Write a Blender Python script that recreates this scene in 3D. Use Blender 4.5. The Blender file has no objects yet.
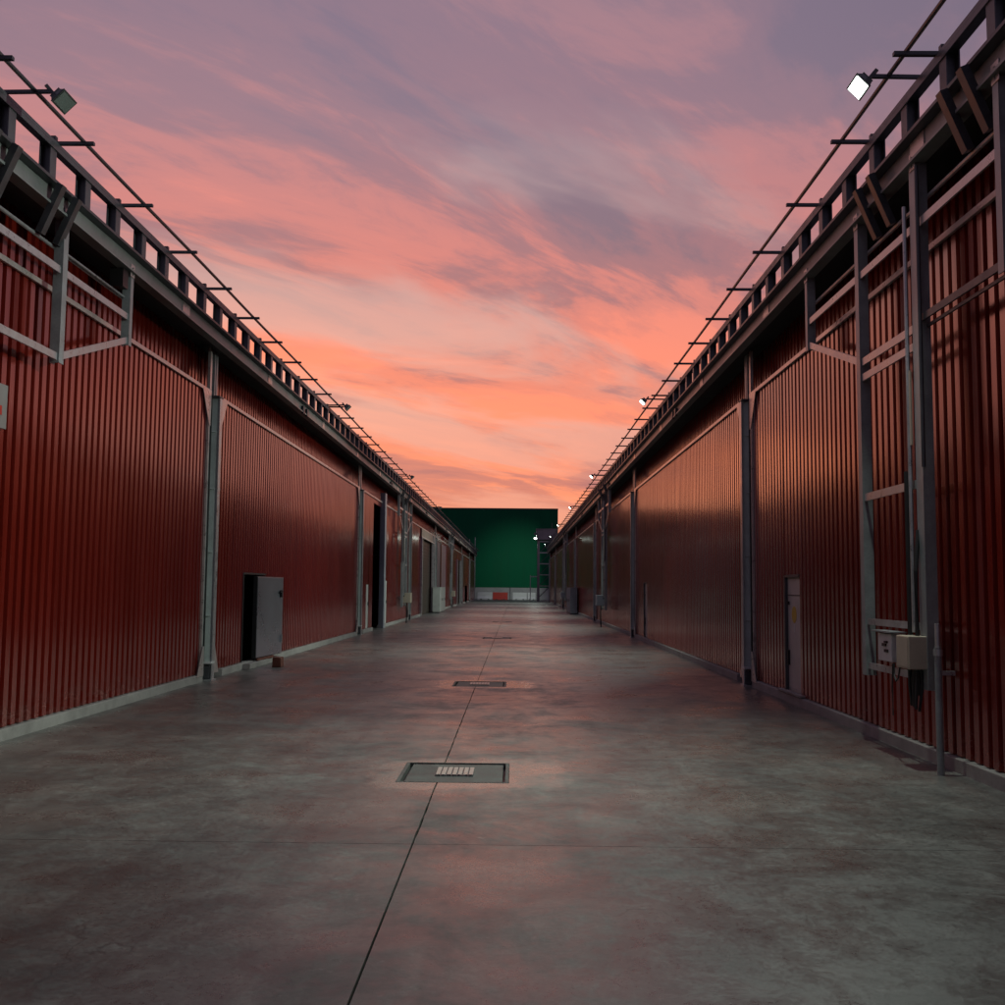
import bpy, bmesh, math, random
from mathutils import Vector, Matrix
random.seed(7)
R_ = math.radians
sc = bpy.context.scene
COL = sc.collection

# ------------------------------------------------------------------ camera
F_PX, IMG = 1020.0, 1005.0
YAW, PITCH, ROLL, CAM_H = R_(0.7414), R_(4.7853), R_(0.5), 1.7
cam_d = bpy.data.cameras.new('camera'); cam = bpy.data.objects.new('camera', cam_d); COL.objects.link(cam)
fw = Vector((-math.sin(YAW) * math.cos(PITCH), math.cos(YAW) * math.cos(PITCH), math.sin(PITCH)))
rt = Vector((math.cos(YAW), math.sin(YAW), 0)); up = rt.cross(fw)
cx = rt * math.cos(ROLL) + up * math.sin(ROLL); cy = up * math.cos(ROLL) - rt * math.sin(ROLL)
M = Matrix((cx, cy, -fw)).transposed().to_4x4(); M.translation = (0, 0, CAM_H); cam.matrix_world = M
cam_d.sensor_width = 36; cam_d.lens = 36 * F_PX / IMG; cam_d.clip_start = .05; cam_d.clip_end = 4000
sc.camera = cam

# ------------------------------------------------------------------ world: dusk sky with lit cirrus
SUN_AZ, SUN_EL = R_(-14), R_(2.5)          # sun azimuth measured from +Y to +X
world = bpy.data.worlds.new('World'); sc.world = world; world.use_nodes = True
wn = world.node_tree; wn.nodes.clear()
def N(t, nt, **k):
    n = nt.nodes.new(t)
    for a, b in k.items(): setattr(n, a, b)
    return n
class G:
    """tiny expression helper for shader maths"""
    def __init__(s, nt): s.nt = nt
    def put(s, sock, v):
        if hasattr(v, 'links') or hasattr(v, 'is_linked'): s.nt.links.new(v, sock)
        else: sock.default_value = v
    def m(s, op, a, b=None, c=None, clamp=False):
        n = N('ShaderNodeMath', s.nt, operation=op, use_clamp=clamp)
        for i, v in enumerate((a, b, c)):
            if v is not None: s.put(n.inputs[i], v)
        return n.outputs[0]
    def comb(s, x, y, z):
        n = N('ShaderNodeCombineXYZ', s.nt)
        for i, v in enumerate((x, y, z)): s.put(n.inputs[i], v)
        return n.outputs[0]
    def noise(s, vec, scale, detail=5, rough=.55, dist=0., lac=2.0):
        n = N('ShaderNodeTexNoise', s.nt); s.put(n.inputs['Vector'], vec)
        n.inputs['Scale'].default_value = scale; n.inputs['Detail'].default_value = detail
        n.inputs['Roughness'].default_value = rough; n.inputs['Distortion'].default_value = dist
        n.inputs['Lacunarity'].default_value = lac
        return n.outputs['Fac']
    def ramp(s, fac, stops, interp='LINEAR'):
        n = N('ShaderNodeValToRGB', s.nt); s.put(n.inputs[0], fac); cr = n.color_ramp; cr.interpolation = interp
        while len(cr.elements) > 1: cr.elements.remove(cr.elements[-1])
        for i, (p, c) in enumerate(stops):
            e = cr.elements[0] if i == 0 else cr.elements.new(p)
            e.position = p; e.color = (c, c, c, 1) if not hasattr(c, '__len__') else (*c, 1)
        return n.outputs[0]
    def mix(s, f, a, b, mode='MIX'):
        n = N('ShaderNodeMix', s.nt, data_type='RGBA', blend_type=mode, clamp_factor=True)
        s.put(n.inputs[0], f)
        for i, v in ((6, a), (7, b)):
            if isinstance(v, tuple): v = (*v[:3], 1)
            s.put(n.inputs[i], v)
        return n.outputs[2]
g = G(wn)
tc = N('ShaderNodeTexCoord', wn); sep = N('ShaderNodeSeparateXYZ', wn); wn.links.new(tc.outputs['Generated'], sep.inputs[0])
dx, dy, dz = sep.outputs
el = g.m('MAXIMUM', dz, 0.0)
den = g.m('ADD', el, .10)
u = g.m('DIVIDE', dx, den); v = g.m('DIVIDE', dy, den)
# streak frame: clouds drawn out along (0.66, 0.75) in the cloud plane
a = g.m('ADD', g.m('MULTIPLY', u, .68), g.m('MULTIPLY', v, .73))
b = g.m('SUBTRACT', g.m('MULTIPLY', v, .68), g.m('MULTIPLY', u, .73))
SEED = 2.1
w1 = g.noise(g.comb(g.m('MULTIPLY', a, .4), b, SEED + 31), 1.1, 4, .5)      # slow meander of the streaks
b = g.m('ADD', b, g.m('MULTIPLY', g.m('SUBTRACT', w1, .5), .55))
P1 = g.comb(g.m('MULTIPLY', a, .38), b, SEED)
P2 = g.comb(g.m('MULTIPLY', a, .55), b, SEED + 6)
P3 = g.comb(g.m('MULTIPLY', a, .30), b, SEED + 11)
n1 = g.noise(P1, .60, 2, .5, .4)            # broad banks
n2 = g.noise(P2, 1.7, 7, .58, .5)           # billows
n3 = g.noise(P3, 5.0, 7, .66, .4)           # fine combed, mottled streaks
cl = g.m('ADD', g.m('MULTIPLY', n1, .42), g.m('ADD', g.m('MULTIPLY', n2, .40), g.m('MULTIPLY', n3, .18)))
lit = g.ramp(cl, [(.44, 0.), (.495, .25), (.54, .74), (.585, 1.)], 'EASE')
n4 = g.noise(g.comb(g.m('MULTIPLY', a, .40), b, SEED + 21), 1.1, 6, .58, .5)
pale = g.ramp(n4, [(.50, 0.), (.64, 1.)], 'EASE')
# closeness to the sunset azimuth
hl = g.m('SQRT', g.m('ADD', g.m('ADD', g.m('MULTIPLY', dx, dx), g.m('MULTIPLY', dy, dy)), 1e-5))
az = g.m('DIVIDE', g.m('ADD', g.m('MULTIPLY', dx, math.sin(SUN_AZ)), g.m('MULTIPLY', dy, math.cos(SUN_AZ))), hl)
near = g.ramp(g.m('MULTIPLY_ADD', az, .5, .5), [(.0, 0.), (.6, .10), (.85, .50), (.95, .85), (1., 1.)])
c_lit = g.ramp(el, [(.0, (1.15, .45, .17)), (.05, (1.12, .37, .16)), (.11, (1.08, .31, .155)), (.21, (1.04, .285, .165)), (.31, (.82, .255, .20)), (.43, (.54, .235, .24)), (.58, (.30, .20, .25)), (.8, (.13, .11, .17))])
c_dim = g.ramp(el, [(.0, (1.0, .34, .15)), (.05, (.88, .28, .155)), (.10, (.48, .18, .165)), (.18, (.31, .16, .175)), (.30, (.265, .165, .195)), (.42, (.25, .18, .235)), (.6, (.20, .16, .235)), (.85, (.09, .085, .14))])
c_pale = g.ramp(el, [(.0, (1.0, .40, .22)), (.10, (.84, .36, .26)), (.20, (.76, .42, .34)), (.31, (.56, .36, .34)), (.45, (.36, .27, .31)), (.8, (.13, .12, .18))])
near_c = g.mix(g.m('MULTIPLY', pale, .75), g.mix(lit, c_dim, c_lit), c_pale)
c_far_lit = g.ramp(el, [(.0, (.20, .14, .20)), (.25, (.22, .16, .22)), (.5, (.20, .155, .22)), (.9, (.11, .095, .15))])
c_far_dim = g.ramp(el, [(.0, (.10, .095, .145)), (.3, (.12, .11, .165)), (.9, (.08, .075, .125))])
sky_c = g.mix(near, g.mix(lit, c_far_dim, c_far_lit), near_c)
sky_c = g.mix(g.m('GREATER_THAN', dz, -.002), (.03, .025, .028), sky_c)
nish = N('ShaderNodeTexSky', wn, sky_type='NISHITA', sun_disc=False)
nish.sun_elevation = SUN_EL; nish.sun_rotation = SUN_AZ; nish.air_density = 1.2; nish.dust_density = 2
bg1 = N('ShaderNodeBackground', wn); wn.links.new(sky_c, bg1.inputs[0]); bg1.inputs[1].default_value = 1.08
bg2 = N('ShaderNodeBackground', wn); wn.links.new(nish.outputs[0], bg2.inputs[0]); bg2.inputs[1].default_value = .05 * .08
add = N('ShaderNodeAddShader', wn); wo = N('ShaderNodeOutputWorld', wn)
wn.links.new(bg1.outputs[0], add.inputs[0]); wn.links.new(bg2.outputs[0], add.inputs[1]); wn.links.new(add.outputs[0], wo.inputs[0])

sun_d = bpy.data.lights.new('sun', 'SUN'); sun = bpy.data.objects.new('sun', sun_d); COL.objects.link(sun)
sun_d.energy = .03; sun_d.angle = R_(12); sun_d.color = (1, .34, .14)
sd = Vector((math.sin(SUN_AZ) * math.cos(SUN_EL), math.cos(SUN_AZ) * math.cos(SUN_EL), math.sin(SUN_EL)))
sun.rotation_euler = sd.to_track_quat('Z', 'Y').to_euler(); sun.location = (0, 0, 60)

vs = sc.view_settings; vs.view_transform = 'Standard'; vs.look = 'None'; vs.exposure = 0.0; vs.gamma = 1; vs.use_curve_mapping = False
sc.render.engine = 'CYCLES'; cyc = sc.cycles
cyc.use_denoising = True; cyc.max_bounces = 8; cyc.diffuse_bounces = 4; cyc.glossy_bounces = 5; cyc.sample_clamp_indirect = 4
cyc.caustics_reflective = False; cyc.caustics_refractive = False

# ------------------------------------------------------------------ materials
MT = {}
def mat(name, c, rough=.5, metal=0., var=.25, scale=3., bump=0., coat=0., emit=None, es=0., rvar=.12, spec=.5, stretch=None, c2=None, stain=0.):
    m = bpy.data.materials.new(name); m.use_nodes = True; nt = m.node_tree; nt.nodes.clear(); q = G(nt)
    out = N('ShaderNodeOutputMaterial', nt); p = N('ShaderNodeBsdfPrincipled', nt); nt.links.new(p.outputs[0], out.inputs[0])
    geo = N('ShaderNodeNewGeometry', nt); pos = geo.outputs['Position']
    if stretch:
        mp = N('ShaderNodeMapping', nt); nt.links.new(pos, mp.inputs[0]); mp.inputs['Scale'].default_value = stretch; pos = mp.outputs[0]
    n = q.noise(pos, scale, 6, .6, .3); n_f = q.noise(pos, scale * 9, 4, .6)
    f = q.m('ADD', q.m('MULTIPLY', n, .7), q.m('MULTIPLY', n_f, .3))
    lo = tuple(x * (1 - var) for x in c); hi = c2 or tuple(min(1, x * (1 + var)) for x in c)
    col = q.ramp(f, [(.34, lo), (.66, hi)])
    if stain:
        st = q.noise(geo.outputs['Position'], .55, 7, .66, 1.2)
        col = q.mix(q.ramp(st, [(.5, 0.), (.66, stain)]), col, tuple(x * .45 for x in c))
    nt.links.new(col, p.inputs['Base Color'])
    r = q.ramp(f, [(.35, max(.03, rough - rvar)), (.68, min(1, rough + rvar))]); nt.links.new(r, p.inputs['Roughness'])
    p.inputs['Metallic'].default_value = metal; p.inputs['Specular IOR Level'].default_value = spec
    p.inputs['Coat Weight'].default_value = coat; p.inputs['Coat Roughness'].default_value = .12
    if bump:
        bp = N('ShaderNodeBump', nt); bp.inputs['Strength'].default_value = bump; bp.inputs['Distance'].default_value = .01
        nt.links.new(n_f, bp.inputs['Height']); nt.links.new(bp.outputs[0], p.inputs['Normal'])
    if emit:
        p.inputs['Emission Color'].default_value = (*emit, 1); p.inputs['Emission Strength'].default_value = es
    MT[name] = m
    return m

def red_paint(name, c):
    """painted trapezoidal sheet: gloss paint, slow waviness of the metal, chalky dust and run-off streaks"""
    m = bpy.data.materials.new(name); m.use_nodes = True; nt = m.node_tree; nt.nodes.clear(); q = G(nt)
    out = N('ShaderNodeOutputMaterial', nt); p = N('ShaderNodeBsdfPrincipled', nt); nt.links.new(p.outputs[0], out.inputs[0])
    geo = N('ShaderNodeNewGeometry', nt); pos = geo.outputs['Position']
    mp = N('ShaderNodeMapping', nt); nt.links.new(pos, mp.inputs[0]); mp.inputs['Scale'].default_value = (1, 5.2, .22)
    st = q.noise(mp.outputs[0], 1.0, 5, .6, .2)
    fine = q.noise(pos, 40, 4, .65); big = q.noise(pos, .5, 4, .55)
    sp = N('ShaderNodeSeparateXYZ', nt); nt.links.new(pos, sp.inputs[0])
    # colour differs a little from rib to rib
    wn_ = N('ShaderNodeTexWhiteNoise', nt, noise_dimensions='1D'); nt.links.new(q.m('FLOOR', q.m('DIVIDE', sp.outputs[1], .95)), wn_.inputs['W'])
    f = q.m('ADD', q.m('MULTIPLY', st, .6), q.m('ADD', q.m('MULTIPLY', fine, .2), q.m('MULTIPLY', big, .2)))
    col = q.ramp(f, [(.32, tuple(x * .68 for x in c)), (.55, c), (.75, (c[0] * 1.15, c[1] * 1.8, c[2] * 1.9))])
    col = q.mix(q.m('MULTIPLY', wn_.outputs[0], .35), col, tuple(x * .6 for x in c))
    # chalky run-off streaks and splashed dust low down, both broken up by noise
    mr = N('ShaderNodeMapping', nt); nt.links.new(pos, mr.inputs[0]); mr.inputs['Scale'].default_value = (1, 14., .35)
    run = q.noise(mr.outputs[0], 1.0, 4, .7, .1)
    col = q.mix(q.ramp(run, [(.62, 0.), (.74, .16)]), col, (.28, .09, .07))
    col = q.mix(q.ramp(run, [(.26, .45), (.38, 0.)]), col, (.035, .010, .008))
    spl = q.m('MULTIPLY', q.ramp(q.noise(pos, 5.5, 6, .7, .6), [(.42, 0.), (.62, 1.)]), q.ramp(sp.outputs[2], [(.14, .30), (.60, 0.)]))
    col = q.mix(spl, col, (.23, .17, .145))
    nt.links.new(col, p.inputs['Base Color'])
    nt.links.new(q.m('ADD', q.ramp(f, [(.35, .13), (.7, .27)]), q.m('MULTIPLY', spl, .4)), p.inputs['Roughness'])
    p.inputs['IOR'].default_value = 2.3
    p.inputs['Specular Tint'].default_value = (1., .62, .55, 1)
    p.inputs['Coat Weight'].default_value = .15; p.inputs['Coat Roughness'].default_value = .10; p.inputs['Coat IOR'].default_value = 1.6
    mw = N('ShaderNodeMapping', nt); nt.links.new(pos, mw.inputs[0]); mw.inputs['Scale'].default_value = (1, 5.26, .35)
    wav = q.noise(mw.outputs[0], .9, 2, .5)
    bp = N('ShaderNodeBump', nt); bp.inputs['Strength'].default_value = .22; bp.inputs['Distance'].default_value = .010
    nt.links.new(wav, bp.inputs['Height']); nt.links.new(bp.outputs[0], p.inputs['Normal']); nt.links.new(bp.outputs[0], p.inputs['Coat Normal'])
    MT[name] = m

def concrete(name):
    """power-trowelled yard slab, patchy polish, damp-dark blotches, dust"""
    m = bpy.data.materials.new(name); m.use_nodes = True; nt = m.node_tree; nt.nodes.clear(); q = G(nt)
    out = N('ShaderNodeOutputMaterial', nt); p = N('ShaderNodeBsdfPrincipled', nt); nt.links.new(p.outputs[0], out.inputs[0])
    geo = N('ShaderNodeNewGeometry', nt); pos = geo.outputs['Position']
    big = q.noise(pos, .33, 6, .6, .4); mid = q.noise(pos, 1.5, 9, .70, .5); fine = q.noise(pos, 32, 6, .8); sw = q.noise(pos, 7.0, 8, .74, .6)
    grit = q.noise(pos, 210, 2, .6)
    f = q.m('ADD', q.m('MULTIPLY', big, .36), q.m('ADD', q.m('MULTIPLY', mid, .40), q.m('MULTIPLY', sw, .24)))
    col = q.ramp(f, [(.36, (.066, .064, .060)), (.45, (.13, .126, .116)), (.53, (.215, .208, .19)), (.63, (.35, .338, .305))])
    col = q.mix(.75, col, q.ramp(fine, [(.36, .35), (.64, 1.)]), 'MULTIPLY')
    col = q.mix(.6, col, q.ramp(grit, [(.35, .6), (.65, 1.)]), 'MULTIPLY')
    spots = q.noise(pos, 14, 4, .6); col = q.mix(q.ramp(spots, [(.66, 0.), (.72, .6)]), col, (.05, .047, .043))
    chalk = q.noise(pos, 11, 7, .75, .4); col = q.mix(q.ramp(chalk, [(.62, 0.), (.70, .4)]), col, (.42, .40, .37))
    # tyre-worn lanes along the alley, broken up
    sp = N('ShaderNodeSeparateXYZ', nt); nt.links.new(pos, sp.inputs[0]); px, py = sp.outputs[0], sp.outputs[1]
    ml = N('ShaderNodeMapping', nt); nt.links.new(pos, ml.inputs[0]); ml.inputs['Scale'].default_value = (2.6, .10, 1)
    lane = q.noise(ml.outputs[0], 1., 6, .62, .3); col = q.mix(q.ramp(lane, [(.50, 0.), (.68, .42)]), col, (.052, .049, .046))
    # trowelled repair mortar round the service covers
    edge = q.m('MULTIPLY', q.m('SUBTRACT', q.noise(pos, 3.2, 6, .65), .5), 1.1)
    patch = 0.
    for (xc, yc) in ((-.42, 9.55), (-.55, 18.3)):
        dxx = q.m('DIVIDE', q.m('ABSOLUTE', q.m('SUBTRACT', px, xc)), .92); dyy = q.m('DIVIDE', q.m('ABSOLUTE', q.m('SUBTRACT', py, yc)), .80)
        pm = q.ramp(q.m('ADD', q.m('MAXIMUM', dxx, dyy), edge), [(.80, 1.), (1.04, 0.)])
        patch = q.m('MAXIMUM', patch, pm)
    col = q.mix(q.m('MULTIPLY', patch, .55), col, (.27, .245, .22))
    # hairline cracks
    vw = N('ShaderNodeMapping', nt); nt.links.new(pos, vw.inputs[0]); vw.inputs['Scale'].default_value = (.42, .30, 1)
    wv = N('ShaderNodeVectorMath', nt, operation='ADD'); nt.links.new(vw.outputs[0], wv.inputs[0])
    nv = N('ShaderNodeTexNoise', nt); nt.links.new(pos, nv.inputs['Vector']); nv.inputs['Scale'].default_value = 1.6; nv.inputs['Detail'].default_value = 7
    sc_ = N('ShaderNodeVectorMath', nt, operation='SCALE'); nt.links.new(nv.outputs['Color'], sc_.inputs[0]); sc_.inputs['Scale'].default_value = .35
    nt.links.new(sc_.outputs[0], wv.inputs[1])
    vo = N('ShaderNodeTexVoronoi', nt, feature='DISTANCE_TO_EDGE'); nt.links.new(wv.outputs[0], vo.inputs['Vector']); vo.inputs['Scale'].default_value = 1.
    crk = q.m('MULTIPLY', q.ramp(vo.outputs['Distance'], [(.0, 1.), (.0035, 0.)]), q.ramp(q.noise(pos, .5, 3, .5), [(.52, 0.), (.60, .7)]))
    col = q.mix(crk, col, (.03, .028, .026))
    nt.links.new(col, p.inputs['Base Color'])
    rr = q.noise(pos, .9, 9, .72, .5); r2 = q.m('ADD', q.m('MULTIPLY', rr, .55), q.m('ADD', q.m('MULTIPLY', sw, .27), q.m('MULTIPLY', fine, .18)))
    ro = q.ramp(r2, [(.38, .20), (.49, .35), (.60, .60)])
    ro = q.m('SUBTRACT', ro, q.m('MULTIPLY', patch, .10))
    nt.links.new(ro, p.inputs['Roughness'])
    nt.links.new(q.ramp(r2, [(.40, 1.), (.60, .42)]), p.inputs['Specular IOR Level'])
    p.inputs['IOR'].default_value = 1.62
    h = q.m('ADD', q.m('MULTIPLY', fine, .7), q.m('ADD', q.m('MULTIPLY', sw, .7), q.m('MULTIPLY', grit, .3)))
    bp = N('ShaderNodeBump', nt); bp.inputs['Strength'].default_value = .30; bp.inputs['Distance'].default_value = .006
    nt.links.new(h, bp.inputs['Height']); nt.links.new(bp.outputs[0], p.inputs['Normal'])
    MT[name] = m

red_paint('red', (.205, .014, .008))
concrete('slab')
mat('joint', (.02, .019, .018), .9)
mat('asphalt', (.05, .048, .046), .9, bump=.3)
mat('plinth', (.37, .345, .325), .75, var=.22, scale=2.2, bump=.3, stain=.5)
mat('steel', (.30, .325, .33), .42, .15, .22, 4, .08, rvar=.1, stain=.35)
mat('column_lit_paint', (.56, .61, .58), .45, .05, .14, 3, .05, stain=.3)  # pale grey-green, brightened so the colour carries the floodlight on the columns
mat('galv', (.47, .48, .48), .36, .5, .2, 7, .05)
mat('trim', (.58, .54, .51), .34, .5, .15, 5, .03)
mat('fascia', (.25, .265, .255), .45, .1, .22, 1.6, .06, stain=.5)
mat('dark_steel', (.075, .078, .085), .45, .2, .3, 5, .05)
mat('truss', (.12, .125, .135), .45, .2, .3, 4, .05)
mat('soffit', (.03, .028, .028), .85)  # near black: the eaves shadow is put into the colour
mat('roof', (.10, .10, .11), .7)
mat('bolt', (.30, .29, .28), .4, .6)
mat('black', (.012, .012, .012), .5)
mat('rubber', (.02, .02, .02), .55)
mat('plate_grey', (.30, .30, .29), .45, .2, .1, 2)
mat('stainless', (.50, .53, .60), .30, .9, .06, .8, .0, rvar=.05)
mat('door_beige', (.58, .53, .48), .5, 0, .12, 3, .03, stain=.3)
mat('white_paint', (.62, .62, .58), .45, 0, .12, 3, .03, stain=.3)
mat('box_beige', (.48, .41, .32), .45, 0, .1, 6)
mat('box_white', (.72, .72, .70), .4, 0, .08, 6)
mat('cab_blue', (.30, .32, .36), .45, 0, .12, 3, stain=.3)
mat('yellow', (.62, .42, .04), .5, 0, .1, 20)
mat('wood', (.16, .045, .028), .7, 0, .3, 12, .2)
mat('grate', (.44, .42, .38), .4, .3, .2, 20)
mat('cover', (.105, .108, .10), .62, .1, .3, 5, .3, stain=.5)
mat('brown_door', (.055, .038, .028), .55, 0, .3, 2, .05)
mat('lintel', (.30, .265, .22), .5, .1, .3, 1.5, .05)
mat('purple_panel', (.14, .085, .10), .5, 0, .3, 1)
mat('green', (.004, .105, .046), .8, 0, .12, .25, .0, stretch=(1, 1, .15), spec=.15)
mat('green_cap', (.02, .05, .035), .5)
mat('grey_wall', (.34, .33, .33), .7, 0, .15, .6, stain=.3)
mat('barrier_white', (.66, .65, .64), .5, 0, .1, 1.5)
mat('barrier_red', (.50, .035, .02), .5, 0, .15, 1.5)
mat('lamp_body', (.10, .115, .105), .45, .3, .2, 9)
mat('lamp_glass', (.20, .24, .22), .12, 0, .1, 9, rvar=.05)
mat('lamp_lit', (.9, .95, .92), .3, 0, 0, 9, emit=(.88, 1., .93), es=10)
mat('concrete_tower', (.26, .235, .245), .7, 0, .25, .8)

# ------------------------------------------------------------------ mesh helpers
class MB:
    def __init__(s): s.v = []; s.f = []
    def add(s, vs, fs):
        o = len(s.v); s.v += [tuple(x) for x in vs]; s.f += [tuple(i + o for i in f) for f in fs]; return s
    def box(s, x0, x1, y0, y1, z0, z1):
        x0, x1 = sorted((x0, x1)); y0, y1 = sorted((y0, y1)); z0, z1 = sorted((z0, z1))
        return s.add([(x0, y0, z0), (x1, y0, z0), (x1, y1, z0), (x0, y1, z0), (x0, y0, z1), (x1, y0, z1), (x1, y1, z1), (x0, y1, z1)],
                     [(0, 3, 2, 1), (4, 5, 6, 7), (0, 1, 5, 4), (1, 2, 6, 5), (2, 3, 7, 6), (3, 0, 4, 7)])
    def bar(s, p, q, w, h, upv=(0, 0, 1)):
        p, q = Vector(p), Vector(q); d = (q - p).normalized(); uv = Vector(upv)
        sd_ = d.cross(uv)
        if sd_.length < 1e-3: sd_ = d.cross(Vector((1, 0, 0)))
        sd_.normalize(); uu = sd_.cross(d)
        vs = []
        for c in (p, q):
            for i, j in ((-1, -1), (1, -1), (1, 1), (-1, 1)): vs.append(c + sd_ * (w / 2 * i) + uu * (h / 2 * j))
        return s.add(vs, [(3, 2, 1, 0), (4, 5, 6, 7), (0, 1, 5, 4), (1, 2, 6, 5), (2, 3, 7, 6), (3, 0, 4, 7)])
    def tube(s, pts, r, n=8):
        pts = [Vector(p) for p in pts]; o = len(s.v); k = len(pts)
        for i, p in enumerate(pts):
            d = (pts[min(i + 1, k - 1)] - pts[max(i - 1, 0)]).normalized()
            e = d.cross(Vector((0, 0, 1)))
            if e.length < 1e-3: e = d.cross(Vector((1, 0, 0)))
            e.normalize(); w = e.cross(d)
            for j in range(n):
                t = 2 * math.pi * j / n; s.v.append(tuple(p + e * (r * math.cos(t)) + w * (r * math.sin(t))))
        for i in range(k - 1):
            for j in range(n):
                j2 = (j + 1) % n; s.f.append((o + i * n + j, o + i * n + j2, o + (i + 1) * n + j2, o + (i + 1) * n + j))
        s.f.append(tuple(o + j for j in range(n))[::-1]); s.f.append(tuple(o + (k - 1) * n + j for j in range(n)))
        return s
    def prism(s, pts, axis, lo, hi):
        """pts: 2-D polygon in the two other axes (in xyz order), extruded along axis"""
        n = len(pts)
        def mk(p, t):
            c = list(p); c.insert(axis, t); return tuple(c)
        return s.add([mk(p, lo) for p in pts] + [mk(p, hi) for p in pts],
                     [tuple(range(n))[::-1], tuple(range(n, 2 * n))] + [(i, (i + 1) % n, n + (i + 1) % n, n + i) for i in range(n)])
    def mesh(s, name):
        me = bpy.data.meshes.new(name); me.from_pydata(s.v, [], s.f); me.validate()
        bm = bmesh.new(); bm.from_mesh(me); bmesh.ops.recalc_face_normals(bm, faces=bm.faces); bm.to_mesh(me); bm.free()
        return me
    def build(s, name, m, parent=None, bevel=0., smooth=False):
        me = s.mesh(name); me.materials.append(MT[m])
        o = bpy.data.objects.new(name, me); COL.objects.link(o); o.parent = parent
        if bevel:
            md = o.modifiers.new('bevel', 'BEVEL'); md.width = bevel; md.segments = 2; md.limit_method = 'ANGLE'
        if smooth:
            for p in me.polygons: p.use_smooth = True
            try: me.set_sharp_from_angle(angle=R_(40))
            except Exception: pass
        return o
def tag(o, label, cat, group=None):
    o['label'] = label; o['category'] = cat
    if group: o['group'] = group
    return o
def empty(name, loc=(0, 0, 0)):
    o = bpy.data.objects.new(name, None); o.empty_display_size = .2; COL.objects.link(o); o.location = loc; return o
def inst(src, loc, parent, name=None):
    o = src.copy(); COL.objects.link(o); o.location = loc; o.parent = parent
    if name: o.name = name
    return o

# ------------------------------------------------------------------ ground and slabs
XL, XR = -5.58, 4.24                 # cladding planes
gr = MB().add([(-1500, -600, -.16), (1500, -600, -.16), (1500, 2500, -.16), (-1500, 2500, -.16)], [(0, 1, 2, 3)]).build('ground', 'asphalt')
gr['kind'] = 'structure'
bed = MB().box(-40, 40, -40, 170, -.155, -.062).build('joint_bed', 'joint', gr)
JX = -.668
covers = [(-1.035, -.04, 9.08, 10.10), (-1.08, -.14, 17.78, 18.76), (-1.09, -.10, 34.4, 35.4), (-1.12, -.13, 50.9, 51.9)]
ys = [-38, -10.9, 6.93, 24.8, 42.6, 60.4, 78.2, 96, 114, 132, 168]
def slab(x0, x1, y0, y1, side):
    gj = .006
    xa = x0 + (gj if side > 0 else 0); xb = x1 - (gj if side < 0 else 0); ya, yb = y0 + .003, y1 - .003
    hs = [c for c in covers if y0 < c[2] < y1]
    def edge(x, p, q):
        n = int(abs(q - p) / .16) if -2 < min(p, q) < 40 else 1
        return [(x + random.uniform(-.0035, .0035), p + (q - p) * i / n) for i in range(1, n)]
    if side < 0:
        pts = [(xa, ya), (xb, ya)]; cur = ya
        for c in hs: pts += edge(xb, cur, c[2]) + [(xb, c[2]), (c[0], c[2]), (c[0], c[3]), (xb, c[3])]; cur = c[3]
        pts += edge(xb, cur, yb) + [(xb, yb), (xa, yb)]
    else:
        pts = [(xb, ya), (xb, yb), (xa, yb)]; cur = yb
        for c in hs[::-1]: pts += edge(xa, cur, c[3]) + [(xa, c[3]), (c[1], c[3]), (c[1], c[2]), (xa, c[2])]; cur = c[2]
        pts += edge(xa, cur, ya) + [(xa, ya)]
    MB().prism(pts, 2, -.06, 0.).build('concrete_slab', 'slab', gr)
for i in range(len(ys) - 1):
    slab(-5.9, JX, ys[i], ys[i + 1], -1); slab(JX, 5.0, ys[i], ys[i + 1], 1)
for x0, x1 in ((-40, -5.902), (5.002, 40)):
    MB().box(x0, x1, 126 if x0 > 0 else 141, 168, -.06, -.004).build('concrete_slab', 'slab', gr)

cov_lab = ['nearest rectangular service cover in the slab, ribbed pale insert at its centre', 'second service cover along the slab joint, farther and smaller',
           'third service cover up the alley, a thin dark line on the slab', 'farthest service cover, a faint sliver on the pinkish slab']
for k, (x0, x1, y0, y1) in enumerate(covers):
    t = empty('service_cover', ((x0 + x1) / 2, (y0 + y1) / 2, 0)); tag(t, cov_lab[k], 'service cover', 'service covers along the slab joint')
    hx, hy = (x1 - x0) / 2, (y1 - y0) / 2; g0 = .004
    fr = MB()
    fr.box(-hx + g0, hx - g0, -hy + g0, -hy + .035, -.05, .002); fr.box(-hx + g0, hx - g0, hy - .035, hy - g0, -.05, .002)
    fr.box(-hx + g0, -hx + .035, -hy + .036, hy - .036, -.05, .002); fr.box(hx - .035, hx - g0, -hy + .036, hy - .036, -.05, .002)
    fr.build('frame', 'cover', t)
    MB().box(-hx + .07, hx - .06, -hy + .04, hy - .075, -.05, -.004).build('cover_plate', 'cover', t, .004)
    MB().box(-hx + .036, hx - .036, -hy + .037, hy - .037, -.055, -.045).build('pit_shadow_gap', 'black', t).name = 'gap_shade'  # black sheet below the plate, draws the shadow in the gap
    ins = MB().box(-.17, .17, -.19, .20, -.003, .003).build('insert_plate', 'dark_steel', t)
    rib = None
    for j in range(7):
        xx = -.15 + j * .05
        if rib is None: rib = MB().box(-.0185, .0185, -.18, .19, .003, .013).build('rib', 'grate', ins); rib.location = (xx, 0, 0)
        else: inst(rib, (xx, 0, 0), ins)

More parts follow.
